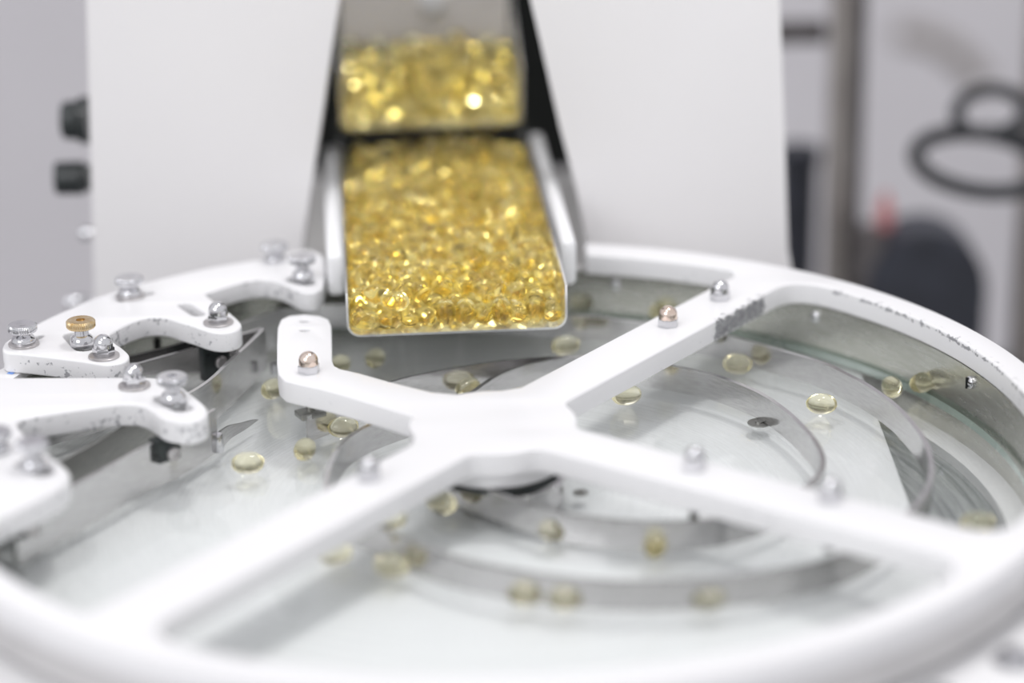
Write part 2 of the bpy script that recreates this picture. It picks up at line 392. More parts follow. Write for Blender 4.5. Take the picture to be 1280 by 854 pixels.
# screws through the drum lining
def radial(cx, cy, z):
    a = math.atan2(cy, cx); return Matrix.Rotation(a+PI, 3, 'Z') @ Matrix.Rotation(PI/2, 3, 'Y'), a
def wall_screw(px, py, z, slotted):
    p = at(px, py, z); q = np.array([p[0], p[1]]); a = math.atan2(q[1], q[0])
    bm = bmesh.new(); r = .0125
    prof = [(0, .010)]+[(r*math.sin(t), .003+.007*math.cos(t)) for t in np.linspace(.25, PI/2, 6)]+[(r, 0), (0, 0)]
    lathe(bm, prof, n=20)
    if slotted: pass
    R3 = Matrix.Rotation(a+PI, 4, 'Z') @ Matrix.Rotation(PI/2, 4, 'Y')
    T = Matrix.Translation((.9465*math.cos(a), .9465*math.sin(a), z)) @ R3
    bmesh.ops.transform(bm, matrix=T, verts=bm.verts)
    s = bm_obj('wall_screw', bm, M['chrome'], base)
    if slotted:
        bm = bmesh.new(); box(bm, (0, 0, .010), (.022, .0035, .003)); bmesh.ops.transform(bm, matrix=T, verts=bm.verts)
        bm_obj('screw_slot', bm, M['void'], s)
for px, py, sl in ((1017, 397, 0), (1213, 478, 1), (768, 358, 0)): wall_screw(px, py, -.068, sl)
def lining_slot(px0, py0, px1, py1):
    zc = -.10
    p = at((px0+px1)/2, (py0+py1)/2, zc); a = math.atan2(p[1], p[0])
    bm = bmesh.new(); box(bm, (.944*math.cos(a), .944*math.sin(a), zc), (.006, .011, .04), Matrix.Rotation(a, 3, 'Z'))
    bm_obj('lining_slot', bm, M['void'], base)
lining_slot(169, 417, 172, 432); lining_slot(349, 365, 349, 385)
for deg in (-33, -42, -52, -20, -140, -160):
    a = math.radians(deg); c = (1.05*math.cos(a), 1.05*math.sin(a), -.118)
    bm = bmesh.new(); lathe(bm, [(.026, 0), (.026, .016), (0, .016)], c=c, n=6); lathe(bm, [(.034, 0), (.034, .004), (0, .004)], c=c, n=24)
    bm_obj('flange_bolt', bm, M['chrome'], base)
for deg in (-31, -150):
    a = math.radians(deg)
    bm = bmesh.new(); lathe(bm, [(.02, 0), (.02, .014), (.014, .02), (0, .02)], n=20)
    bmesh.ops.transform(bm, matrix=Matrix.Translation((.988*math.cos(a), .988*math.sin(a), -.068)) @ Matrix.Rotation(a, 4, 'Z') @ Matrix.Rotation(PI/2, 4, 'Y'), verts=bm.verts)
    bm_obj('drum_bolt', bm, M['steel_dark'], base)

# ------------------------------------------------------------------ glass disc
bm = bmesh.new(); lathe(bm, [(0, GLB), (.934, GLB), (.937, GLB+.002), (.937, GLT-.002), (.934, GLT), (0, GLT)], n=160)
gd = bm_obj('glass_disc', bm, M['glass']); tag(gd, 'clear turning glass disc under the guide strips and the white frame', 'disc')
gd.data.materials.append(M['glass_edge'])
for pl in gd.data.polygons:
    if abs(pl.normal.z) < .5: pl.material_index = 1
# small flat discs lying on the glass near the hub
def glass_badge(name, px, py, r, label, mk):
    p = at(px, py, GLT); bm = bmesh.new(); lathe(bm, [(r, .0008), (r, .003), (0, .003)], c=(p[0], p[1], GLT), n=24)
    lathe(bm, [(r*.35, .003), (r*.35, .006), (0, .006)], c=(p[0], p[1], GLT), n=16)
    return bm_obj(name, bm, mk, gd)
glass_badge('glass_bolt', 949, 530, .022, '', M['steel_dark'])
glass_badge('glass_bolt', 726, 617, .014, '', M['steel_dark'])

# ------------------------------------------------------------------ cross shaped frame
frame = empty('cross_frame', (0, 0, FB), 'white cross shaped casting with a broad ring bolted above the glass disc', 'frame')
def pol(r, deg): a = math.radians(deg); return (r*math.cos(a), r*math.sin(a))
def arc(r, d0, d1, n): return [pol(r, d0+(d1-d0)*k/n) for k in range(n+1)]
TD = math.degrees(TH)
def arm_pt(k, along, side):
    a = TH+k*PI/2; return (along*math.cos(a)-side*math.sin(a), along*math.sin(a)+side*math.cos(a))
HUB = .146
def window(k0, k1, rr):
    """opening between arm k1 (clockwise neighbour) and arm k0, in the order anticlockwise"""
    off = math.degrees(math.asin(HW/rr)); ho = math.degrees(math.asin(HW/HUB))
    d1 = TD+90*k1; d0 = TD+90*k0
    outer = arc(rr, d1+off, d0-off, 60)
    hub = arc(HUB, d0-ho-4, d1+ho+4, 14)
    pts = outer+hub; n = len(pts); rad = [0]*n; rad[0] = rad[60] = .06; rad[61] = rad[-1] = .02
    # corners between straight arm sides and the ring need true corner neighbours
    a = arm_pt(k0, rr-.12, -HW); b = arm_pt(k1, rr-.12, HW)
    res = arc(rr, d1+off+5, d0-off-5, 56)
    c0 = pol(rr, d0-off); c1 = pol(rr, d1+off)
    def bez(A, P_, B, m_=8): return [tuple((1-t)**2*np.array(A)+2*t*(1-t)*np.array(P_)+t*t*np.array(B)) for t in np.linspace(0, 1, m_+1)]
    a2 = arm_pt(k0, rr-.07, -HW); b2 = arm_pt(k1, rr-.07, HW)
    h0 = arm_pt(k0, HUB+.012, -HW); h1 = arm_pt(k1, HUB+.012, HW)
    hubarc = arc(HUB, d0-ho-9, d1+ho+9, 12)
    return res[:-1]+bez(res[-1], c0, a2)+bez(h0, pol(HUB, d0-ho), hubarc[0], 5)+hubarc[1:-1]+bez(hubarc[-1], pol(HUB, d1+ho), h1, 5)+bez(b2, c1, res[0])[:-1]
win_right = window(0, -1, RI); win_front = window(-1, -2, RI)
GE0, GE1 = 79.0, -188.0           # the ring is open between these angles, where the tray and the castings are
off = math.degrees(math.asin(HW/RI)); ho = math.degrees(math.asin(HW/HUB))
out = arc(1.0, GE0, GE1, 150)
out += arc(RI, GE1, TD-180-off, 40)
# upper side of the SW arm back to the hub
out += [arm_pt(2, HUB+.012, -HW)]+arc(HUB, TD+180-ho-9, TD+90+ho+9, 8)
# NW arm: short, with a lobe turned towards the tray
lobe_px = [(519, 521), (470, 506), (430, 494), (400, 486), (372, 480), (356, 476), (348, 468), (346, 455), (346, 430), (347, 409), (351, 399), (361, 394.5), (381, 392.5), (400, 394.5), (411, 399), (414.5, 407), (415, 430), (415.3, 450), (418, 457), (426, 461), (450, 466.5), (487, 477), (540, 490)]
out += [tuple(at(x, y, 0)[:2]) for x, y in lobe_px]
out += arc(HUB, TD+90-ho-6, TD+ho+9, 8)+[arm_pt(0, HUB+.012, HW)]
end = arc(RI-.02, TD+off+1.5, GE0-1, 20)
cc = pol(RI-.02, TD+off)
out += [arm_pt(0, RI-.09, HW), arm_pt(0, RI-.05, HW)]+end
holes = []
for px, py in ((381, 401), (381, 412.5)):
    p = at(px, py, 0); holes.append([(p[0]+.0095*math.cos(t), p[1]+.0095*math.sin(t)) for t in np.linspace(0, 2*PI, 17)[:-1]])
slab('frame_casting', [out, win_right, win_front]+holes, FB, FT, .0038, M['frame'], frame)
bm = bmesh.new(); lathe(bm, [(0, FB+.01), (.125, FB+.01), (.125, -.072), (.118, -.078), (.0, -.078)], n=64); bm_obj('hub_boss', bm, M['frame'], frame)
bm = bmesh.new(); lathe(bm, [(0, -.078), (.128, -.078), (.128, -.084), (0, -.084)], n=64); bm_obj('hub_shadow_ring', bm, M['black'], frame)  # black ring put in as the shadow under the hub boss

def acorn(p, parent, z=0, r=.0185, dome=None, washer=False, washer_r=.029):
    """domed cap nut: hexagon, collar and dome"""
    x, y = p[0], p[1]; zz = z+(.004 if washer else 0)
    bm = bmesh.new(); h = .016
    a0 = random.uniform(0, PI/3)
    lathe(bm, [(0, 0), (r*1.06, 0), (r*1.12, .0015), (r*1.12, h-.002), (r*.98, h), (0, h)], c=(x, y, zz), n=6, a0=a0, a1=a0+2*PI)
    nut = bm_obj('cap_nut', bm, M['chrome'], parent)
    bm = bmesh.new(); rd = r*.97
    lathe(bm, [(rd, h-.001), (rd, h+.006)]+[(rd*math.cos(t), h+.006+rd*math.sin(t)) for t in np.linspace(.1, PI/2, 9)], c=(x, y, zz), n=28)
    bm_obj('nut_dome', bm, dome or M['chrome'], nut)
    if washer:
        bm = bmesh.new(); lathe(bm, [(0, .0005), (washer_r, .0005), (washer_r, .0035), (washer_r-.001, .0042), (0, .0042)], c=(x, y, z), n=32)
        bm_obj('washer', bm, M['washer'], nut)
    return nut
nuts = [(835, 407, M['copper']), (900, 374, None), (868, 586, None), (1038, 626, None), (462, 599, None), (386, 465, M['copper'])]
for px, py, dm in nuts:
    p = at(px, py, 0)
    acorn(p, frame, 0, dome=dm)
    bm = bmesh.new()
    lathe(bm, [(0, FB-.001), (.019, FB-.001), (.019, FB-.010), (.011, FB-.011), (.009, FB-.014), (.009, GT-.012), (0, GT-.012)], c=(p[0], p[1], 0), n=20)
    bm_obj('guide_stud', bm, M['steel_dark'], frame)

# ------------------------------------------------------------------ guide strips hanging above the glass
def gp(l, z): return [at(x, y, z)[:2] for x, y in l]
inner = [(560, 592), (603, 609), (630, 619), (679, 635), (728, 645), (790, 651), (856, 651), (905, 645), (955, 631), (992, 615), (1013, 603), (1025, 590), (1029, 576), (1024, 560), (1012, 542), (985, 515), (950, 491), (904, 472), (870, 463), (845, 458), (790, 449), (724, 446), (660, 455), (620, 470), (590, 490), (520, 510), (467, 529), (439, 544), (422, 562), (411, 585), (408, 606), (412, 625), (430, 642), (471, 657), (499, 671), (532, 684), (581, 700), (660, 715), (740, 724), (800, 726), (864, 724), (937, 717), (1005, 706), (1060, 690), (1115, 658), (1142, 633), (1157, 614), (1163.5, 596), (1163.5, 574), (1157, 553), (1144, 533), (1119, 506), (1086, 482), (1060, 468), (1028, 453), (978, 438), (946, 429), (913, 420), (860, 410), (808, 403), (778, 400), (746, 396), (713, 394), (640, 388), (560, 382), (480, 380), (420, 380), (385, 381), (356, 386)]
ia = inner[:26]; ib = inner[23:]
gi = strip('guide_strip', gp(inner[:25], GT), GB, GT, M['steel'], frame, th=.009, sub=6)
go = strip('guide_strip', gp(inner[24:], GT), GB, GT, M['steel'], frame, th=.009, sub=6)
ga = strip('guide_strip', gp([(383, 520), (430, 502), (488, 477.5), (545, 464), (620, 452), (675, 447), (712, 445)], GT), GB, GT, M['steel'], frame, th=.006)
# bright clamp end under the NW arm
p = at(388, 514, GT)
bm = bmesh.new(); box(bm, (p[0], p[1], GT-.004), (.05, .035, .012), Matrix.Rotation(.5, 3, 'Z'), bev=.002)
bm_obj('guide_clamp', bm, M['steel_dark'], frame)

# ------------------------------------------------------------------ screws and blocks for the side castings
def thumb_screw(p, parent, z, top=None, tall=False, hole=False, washer=True, r=.0275, tilt=0, name='thumb_screw'):
    x, y = p[0], p[1]
    bm = bmesh.new()
    e = .012 if tall else 0
    body = [(0, .002), (.0205, .002), (.0225, .006), (.023, .011), (.0205, .016+e*.3), (.0145, .019+e*.5), (.013, .022+e), (.017, .025+e), (.018, .027+e), (0, .027+e)]
    lathe(bm, body, c=(x, y, z), n=28)
    s = bm_obj(name, bm, M['chrome'], parent)
    bm = bmesh.new(); h0 = .027+e
    kn = lambda i, j: (1.0 if i % 3 else .96) if 1 <= j <= 4 else 1
    inner_ = [(.0085, h0+.015), (.0085, h0+.010), (0, h0+.010)] if hole else [(.013, h0+.0155), (.009, h0+.014), (0, h0+.014)]
    prof = [(.014, h0), (r-.002, h0), (r, h0+.0025), (r, h0+.012), (r-.003, h0+.015)]+inner_
    lathe(bm, prof, c=(x, y, z), n=132, bump=kn)
    bm_obj('knurled_head', bm, top or M['chrome'], s)
    if washer:
        bm = bmesh.new(); lathe(bm, [(0, .0003), (.029, .0003), (.029, .004), (.0275, .005), (0, .005)], c=(x, y, z), n=32)
        bm_obj('washer', bm, M['washer'], s)
    return s
def block(px0, py0, px1, py1, parent, zt, zb, facing, screw=True, depth=.05):
    """black mounting block with a slotted screw on its face; px box is that of its front face"""
    p = at((px0+px1)/2, py1, zb); k = proj((p[0], p[1], zb))[2]; wd = abs(px1-px0)*k/FPX
    R3 = Matrix.Rotation(facing, 3, 'Z')
    bm = bmesh.new(); c = Vector((p[0], p[1], (zt+zb)/2))+R3 @ Vector((0, depth/2, 0))
    box(bm, c, (wd, depth, zt-zb), R3, bev=.003)
    b = bm_obj('mounting_block', bm, M['black'], parent)
    if screw:
        T = Matrix.Translation(Vector((p[0], p[1], (zt+zb)/2-.008))+R3 @ Vector((wd*.12, -.0005, 0))) @ R3.to_4x4() @ Matrix.Rotation(PI/2, 4, 'X')
        bm = bmesh.new(); lathe(bm, [(.0125, 0), (.0125, .005), (.0105, .007), (.008, .007), (.008, .004), (0, .004)], n=24); bmesh.ops.transform(bm, matrix=T, verts=bm.verts)
        s = bm_obj('block_screw', bm, M['washer'], b)
        bm = bmesh.new(); box(bm, (0, 0, .0045), (.016, .003, .0015)); bmesh.ops.transform(bm, matrix=T @ Matrix.Rotation(.5, 4, 'Z'), verts=bm.verts)
    return b
def slot_outline(a, b, w_, z):
    """rounded slot whose axis runs from pixel a to pixel b"""
    A = at(*a, z)[:2]; B = at(*b, z)[:2]; d = B-A; d /= np.linalg.norm(d); n_ = np.array([-d[1], d[0]]); t0 = math.atan2(d[1], d[0])
    o_ = [tuple(B+w_*np.array([math.cos(t0+t), math.sin(t0+t)])) for t in np.linspace(-PI/2, PI/2, 9)]
    return o_+[tuple(A+w_*np.array([math.cos(t0+t), math.sin(t0+t)])) for t in np.linspace(PI/2, 1.5*PI, 9)]

# rear casting
PZ = .010; PB = -.030
rear = empty('deflector_bracket', (*at(200, 400, PB)[:2], PB), 'rear left chipped white casting with three lobes and five thumb screws', 'bracket', None)
rear_px = [(3, 437), (5, 430), (12, 424), (35, 411), (60, 398), (90, 384.5), (120, 372), (165, 358), (215, 345), (260, 335), (300, 328), (335, 322), (356, 317), (370, 313.5), (386, 312.5), (398, 316), (405, 322), (407, 335), (405, 352), (402, 361), (394, 365.5), (382, 366), (371, 363), (360, 357.5), (347, 352), (330, 349.5), (317, 350), (302, 353), (288, 357), (272, 362), (258, 366.5), (257, 368), (268, 377), (288, 391.5), (299, 401), (302, 407), (298, 412), (289, 415), (277, 416.5), (261, 414.5), (242, 408), (222, 402), (210, 398), (197, 396.5), (180, 398), (161, 404.5), (147, 412), (137, 419), (143, 428), (154, 436), (161, 443), (160.5, 449), (153, 453.5), (139, 456), (127, 455.5), (105, 452), (82, 449), (49, 445), (20, 442), (8, 441)]
rear_out = [tuple(at(x, y, PZ)[:2]) for x, y in rear_px]
rear_out = smooth_closed(rear_out, 3)
sl = [slot_outline((231, 381), (248, 392), .0135, PZ), slot_outline((92, 419), (106, 434), .020, PZ), slot_outline((24, 433), (50, 420), .008, PZ),
      slot_outline((153, 375), (188, 366), .008, PZ), slot_outline((370, 349), (384, 353), .018, PZ)]
slab('casting', [rear_out]+sl, PB, PZ, .004, M['plate'], rear)
# raised bolted land under the middle nut
for (px, py, kw) in ((30, 431, dict()), (103, 431, dict(top=M['brass'], hole=True, washer=False, tall=True)), (163, 371, dict()), (344, 326, dict(washer=False)), (379, 349, dict(washer=False, tall=True))):
    thumb_screw(at(px, py, PZ), rear, PZ if kw.get('washer', True) else PZ-.004, **kw)
acorn(at(130, 446, PZ), rear, PZ, r=.0185, washer=True); acorn(at(273, 404, PZ), rear, PZ, r=.0185, washer=True)
block(254, 425, 292, 474, rear, PB-.001, -.115, math.radians(38), depth=.04)
block(113, 464, 151, 500, rear, PB-.001, -.11, math.radians(30), depth=.05)

STT = PB-.002
s1 = strip('deflector_strip', gp([(100, 461), (163, 445), (216, 431.5), (300, 404), (356, 385)], -.05), GB, -.05, M['steel'], rear, th=.007, sub=3)
apex = at(330, 409.5, -.043)[:2]
s2p = gp([(128, 467), (165, 456), (252, 432)], -.043)+[apex]
strip('deflector_strip', s2p, GB, -.043, M['steel'], rear, th=.007, smoothit=False)
s3p = [apex]+gp([(314, 426), (289, 449), (265, 472), (240, 489), (205, 505)], -.043)
strip('nose_strip', s3p, GB, -.043, M['steel'], rear, th=.007, sub=5)
bm = bmesh.new(); lathe(bm, [(0, GB), (.009, GB), (.009, GB+.02), (0, GB+.02)], c=(apex[0]+.02, apex[1]-.03, 0), n=12); bm_obj('nose_pin', bm, M['chrome'], rear)

# front casting
front = empty('deflector_bracket', (*at(100, 530, FB)[:2], FB), 'front left white casting with a slotted lobe reaching toward the glass centre', 'bracket')
FZ = 0.006
front_px = [(0, 472), (80, 471.5), (150, 471.5), (185, 471.5), (205, 474), (224, 481), (236, 489.5), (248, 499), (256, 506), (260, 513), (257.5, 520.5), (245, 526), (232, 527.5), (218, 526), (203, 522.5), (192, 515), (183, 509), (172, 505.5), (160, 504.5), (146, 505), (120, 508.5), (82, 514), (50, 519), (28, 524), (21, 529), (26, 538), (42, 553), (60, 567), (76, 579), (86, 589), (87, 597), (77, 608), (52, 622), (20, 638), (-20, 655)]
fr_out = []
_a = [at(*q, FZ)[:2] for q in (front_px[-1], front_px[0])]
_d = [math.degrees(math.atan2(q[1], q[0])) % 360 for q in _a]
_in = [tuple(q[:2]) for q in smooth_open([np.array(at(x, y, FZ)[:2]) for x, y in front_px], 3)]
for q in _in+arc(.937, _d[0]+1.5, _d[1]+.8, 30):
    r_ = math.hypot(*q); k_ = min(1, .938/r_); fr_out.append((q[0]*k_, q[1]*k_))
fr_out = [q for i, q in enumerate(fr_out) if math.dist(q, fr_out[i-1]) > .002]
fsl = [slot_outline((205, 497), (228, 509), .019, FZ), slot_outline((33, 578), (54, 589), .019, FZ)]
slab('casting', [fr_out]+fsl, FB+.004, FZ, .006, M['plate'], front)
acorn(at(168, 483, FZ), front, FZ, r=.0185, washer=True)
thumb_screw(at(217, 501, FZ), front, FZ-.006, washer=False, hole=True, tall=True)
thumb_screw(at(43, 586, FZ), front, FZ-.004, washer=False, tall=True)
thumb_screw(at(-4, 566, FZ), front, FZ, washer=False)
# deflector strips of the front casting
strip('deflector_panel', gp([(21, 705), (107, 657), (185, 612.5), (215, 599), (245, 581), (271, 564)], GB), GB, -.045, M['steel'], front, th=.007, sub=4)
strip('deflector_strip', gp([(40, 598), (75, 577), (131, 546.5), (180, 518), (215, 500)], -.045), GB, -.045, M['steel_dark'], front, th=.006, sub=3)
strip('deflector_strip', gp([(10, 572), (61, 557), (161, 528)], GB), GB, -.045, M['steel'], front, th=.006, smoothit=False)
block(196, 529, 230, 577, front, FB+.002, -.084, math.radians(40), depth=.03)
block(160, 514, 182, 529, front, FB+.002, -.12, math.radians(35), depth=.05, screw=False)
block(20, 648, 54, 672, front, FB+.002, -.084, math.radians(40), depth=.03)
# hinge pin and the pointed tail blade
hp = at(271, 565, GB)
bm = bmesh.new(); lathe(bm, [(0, -.128), (.009, -.128), (.0105, -.12), (.0105, -.1), (.008, -.092), (0, -.090)], c=(hp[0]+.004, hp[1], 0), n=20); bm_obj('hinge_pin', bm, M['chrome'], front)
bl = smooth_open([at(276, 561, GB)[:2], at(288, 548, GB)[:2], at(304, 538, GB)[:2], at(322, 525, GB)[:2]], 6)
bm = bmesh.new(); rows = []
for i, q in enumerate(bl):
    t = i/(len(bl)-1); zt = -.092+(-.128+.092)*0; hgt = .034*(1-t)**.75+.001
    rows.append([bm.verts.new((q[0]-.002, q[1], GB)), bm.verts.new((q[0]+.002, q[1], GB)), bm.verts.new((q[0]+.002, q[1], GB+hgt)), bm.verts.new((q[0]-.002, q[1], GB+hgt))])
for i in range(len(rows)-1):
    for j in range(4): bm.faces.new((rows[i][j], rows[i][(j+1) % 4], rows[i+1][(j+1) % 4], rows[i+1][j]))
bm.faces.new(rows[0]); bm.faces.new(rows[-1])
bm_obj('tail_blade', bm, M['steel'], front)
# little blue pen mark on the rim below the rear casting, and the rim itself
rimp = arc(1.0, 96, 171, 50)+arc(.953, 171, 96, 50)
bm = bmesh.new(); prism(bm, rimp, FB-.001, PB-.001); bm_obj('drum_rim', bm, M['white'], base)
pm = at(20, 459, PB); am = math.atan2(pm[1], pm[0])
bm = bmesh.new()
lathe(bm, [(.965, PB-.0005), (.977, PB-.0005), (.977, PB-.0001), (.965, PB-.0001)], n=12, a0=am-.035, a1=am+.035, closed=True)
bm_obj('pen_mark', bm, M['blue'], base)

# ------------------------------------------------------------------ tower
TY = 1.14
tower = empty('machine_tower', (0, 1.9, -Z0/S), 'tall white two sided tower behind the drum with a dark slot for the tray', 'tower')
def panel(pxs, y0, y1, zb, name, mk, bev=.02):
    """upright panel: its outline on the front plane from pixels, thickness y0..y1"""
    pts = [aty(x, y, y0) for x, y in pxs]
    bm = bmesh.new(); a = [bm.verts.new((p[0], y0, p[2])) for p in pts]; b = [bm.verts.new((p[0], y1, p[2])) for p in pts]
    n = len(a); bm.faces.new(a); bm.faces.new(b[::-1])
    es = [bm.edges.get((a[i], a[(i+1) % n])) for i in range(n)]
    for i in range(n): bm.faces.new((a[i], b[i], b[(i+1) % n], a[(i+1) % n]))
    if bev: bmesh.ops.bevel(bm, geom=[e for e in bm.edges if all(v in a for v in e.verts)]+[e for e in bm.edges if len([v for v in e.verts if v in a]) == 1], offset=bev, segments=4, affect='EDGES', profile=.5)
    return bm_obj(name, bm, mk, tower)
panel([(105, -150), (108, 0), (118, 370), (121, 520), (374, 520), (376, 330), (381, 285), (401, 155), (416, 50), (424, 0), (446, -150)], TY, TY+.10, -.33, 'tower_panel', M['tower'])
panel([(640, -150), (663, 0), (676, 55), (700, 160), (720, 235), (733, 300), (737, 340), (738, 520), (996, 520), (991, 345), (985, 310), (981, 170), (975, 0), (970, -150)], TY, TY+.10, -.33, 'tower_panel', M['tower'])
# black lining of the hollow tower
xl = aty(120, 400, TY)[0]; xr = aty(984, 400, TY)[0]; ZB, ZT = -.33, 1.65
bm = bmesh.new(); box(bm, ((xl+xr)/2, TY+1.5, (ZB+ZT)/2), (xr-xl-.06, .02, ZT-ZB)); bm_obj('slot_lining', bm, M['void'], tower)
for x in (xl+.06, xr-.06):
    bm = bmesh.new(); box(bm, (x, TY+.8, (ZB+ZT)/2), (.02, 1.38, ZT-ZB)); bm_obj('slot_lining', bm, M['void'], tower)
for x in (xl+.035, xr-.035):
    bm = bmesh.new(); box(bm, (x, TY+.82, (ZB+ZT)/2), (.03, 1.42, ZT-ZB)); bm_obj('side_panel', bm, M['tower'], tower)
bm = bmesh.new(); box(bm, ((xl+xr)/2, TY+1.52, (ZB+ZT)/2), (xr-xl-.04, .02, ZT-ZB)); bm_obj('back_panel', bm, M['tower'], tower)
bm = bmesh.new(); box(bm, ((xl+xr)/2, TY+.76, -Z0/S/2+ZB/2), (xr-xl, 1.5, Z0/S+ZB-.01), bev=.02); bm_obj('plinth', bm, M['tower'], tower)
def knob(px0, px1, py, rr, y, name='tower_knob', mk=None, steps=True):
    a = aty(px1, py, y); b = aty(px0, py, y); L_ = a[0]-b[0]
    bm = bmesh.new()
    prof = [(0, 0), (rr*1.0, 0), (rr*1.0, L_*.35), (rr*.8, L_*.4), (rr*.85, L_*.5), (rr*.8, L_*.9), (rr*.7, L_), (0, L_)] if steps else [(0, 0), (rr*.8, 0), (rr*.8, L_*.12), (rr, L_*.2), (rr, L_*.93), (rr*.92, L_), (0, L_)]
    lathe(bm, prof, n=32)
    bmesh.ops.transform(bm, matrix=Matrix.Translation((a[0], y, a[2])) @ Matrix.Rotation(-PI/2, 4, 'Y'), verts=bm.verts)
    return bm_obj(name, bm, mk or M['black'], tower)
knob(78, 112, 150, .052, TY+.2); knob(70, 113, 222, .037, TY+.16, steps=False)
knob(101, 116, 291, .016, TY+.16, 'tower_screw', M['chrome'], False)
knob(84, 118, 377, .016, TY+.1, 'tower_screw', M['chrome'], False)

# ------------------------------------------------------------------ feed tray and hopper chute
FC = at(572, 414.5, 0.0); TW = .412; ANG = math.radians(3.9)
TL = 1.06; SLOPE = math.radians(1.2)
tray = empty('feed_tray', (FC[0], FC[1], 0), 'stainless steel feed tray full of golden capsules, tilted toward the glass disc', 'tray')
TM = Matrix.Translation((FC[0], FC[1], FC[2]+.001)) @ Matrix.Rotation(ANG, 4, 'Z') @ Matrix.Rotation(SLOPE, 4, 'X')
def TP(x, y, z): return TM @ Vector((x, y, z))
def utrough(L0, L1, w_, h, th, rnd, h1=None):
    """sheet metal U channel in tray space"""
    bm = bmesh.new(); sec = []
    hw = w_/2
    def prof(hh, o):
        P = [(-hw-o, hh)]+[(-hw-o+(rnd)*(1-math.cos(t)), -o+rnd*(1-math.sin(t))) for t in np.linspace(0, PI/2, 7)]
        P = [(-hw-o, hh)]+[(-hw-o+(rnd+o)*(1-math.cos(t)), -o+(rnd+o)*(1-math.sin(t))) for t in np.linspace(0, PI/2, 7)]
        return P+[(-x, z) for x, z in P[::-1]]
    for L, hh in ((L0, h), (L1, h1 or h)):
        inn = prof(hh, 0); ou = prof(hh, th)
        sec.append([bm.verts.new(TP(x, L, z)) for x, z in inn]+[bm.verts.new(TP(x, L, z)) for x, z in ou[::-1]])
    n = len(sec[0])
    for j in range(n): bm.faces.new((sec[0][j], sec[0][(j+1) % n], sec[1][(j+1) % n], sec[1][j]))
    bm2 = len(sec[0])//2
    for s_ in sec:
        for j in range(bm2-1): bm.faces.new((s_[j], s_[j+1], s_[n-2-j], s_[n-1-j]))
    return bm
bm_obj('chute', utrough(0, TL+.1, TW, .085, .0045, .022), M['bright'], tray)
# white side rails
def rail(pxf, pyt, pyb, side):
    p = aty((pxf[0]+pxf[1])/2, pyb, .74); q = aty((pxf[0]+pxf[1])/2, pyt, .74)
    wd = abs(pxf[1]-pxf[0])*proj(p)[2]/FPX; h_ = q[2]-p[2]
    bm = bmesh.new(); R3 = Matrix.Rotation(ANG, 3, 'Z')
    L_ = .80
    c = Vector((p[0], .74, (p[2]+q[2])/2))+R3 @ Vector((0, L_/2, 0))
    box(bm, c, (wd, L_, h_), R3, bev=.012, seg=3)
    return bm_obj('tray_rail', bm, M['tray_rail'], tray)
rail((410, 432), 318, 371, -1); rail((702, 721), 300, 358, 1)
bm = bmesh.new(); box(bm, TP(0, .9, -.16), (.16, .36, .29), Matrix.Rotation(ANG, 3, 'Z'), bev=.01); bm_obj('vibrator_mount', bm, M['black'], tray)

# hopper chute above the back end of the tray
HY0 = TL-.02; HZ0 = .095; HL = .29; HS = math.radians(17)
hop = empty('hopper_chute', tuple(TP(0, HY0, HZ0)), 'blurred upper steel chute and gate holding capsules above the feed tray', 'chute')
TMs = TM.copy(); HM = TM @ Matrix.Translation((0, HY0, HZ0)) @ Matrix.Rotation(HS, 4, 'X')
TM = HM
bm_obj('chute', utrough(0, HL+.12, TW-.01, .15, .005, .02), M['bright'], hop)
TM = TMs
g0 = HM @ Vector((0, HL, .03))
bm = bmesh.new(); box(bm, (g0.x, g0.y, g0.z+.34), (TW-.02, .012, .66), Matrix.Rotation(ANG, 3, 'Z')); gate = bm_obj('gate_plate', bm, M['gate'], hop)
pb = aty(540, 3, g0.y-.01)
bm = bmesh.new(); lathe(bm, [(.032, 0), (.032, .01), (.024, .018), (0, .02)], n=24)
bmesh.ops.transform(bm, matrix=Matrix.Translation((pb[0], g0.y-.008, pb[2])) @ Matrix.Rotation(PI/2, 4, 'X'), verts=bm.verts); bm_obj('gate_bolt', bm, M['white'], gate)

# ------------------------------------------------------------------ capsules
CA, CB = .0292, .0198           # half length and half thickness (radii)
def capsule_mesh(mk, nu=26, nv=15):
    bm = bmesh.new()
    prof = []
    for k in range(nv+1):
        t = PI*k/nv; prof.append((CB*math.sin(t), -CA*math.cos(t)))
    prof[0] = (0, -CA); prof[-1] = (0, CA)
    lathe(bm, prof, n=nu)
    bmesh.ops.rotate(bm, cent=(0, 0, 0), matrix=Matrix.Rotation(PI/2, 3, 'Y'), verts=bm.verts)
    bmesh.ops.scale(bm, vec=(S, S, S), verts=bm.verts)
    bmesh.ops.recalc_face_normals(bm, faces=bm.faces)
    me = bpy.data.meshes.new('softgel_capsule'); bm.to_mesh(me); bm.free(); me.materials.append(mk); me.shade_smooth(); return me
me_tray = capsule_mesh(M['caps']); me_disc = capsule_mesh(M['caps_disc'])
def put_capsule(me, P, rotm, label, group=None):
    o = bpy.data.objects.new('softgel_capsule', me); C.objects.link(o)
    o.matrix_world = Matrix.Translation(W(P)) @ rotm.to_4x4()
    return tag(o, label, 'capsule', group)

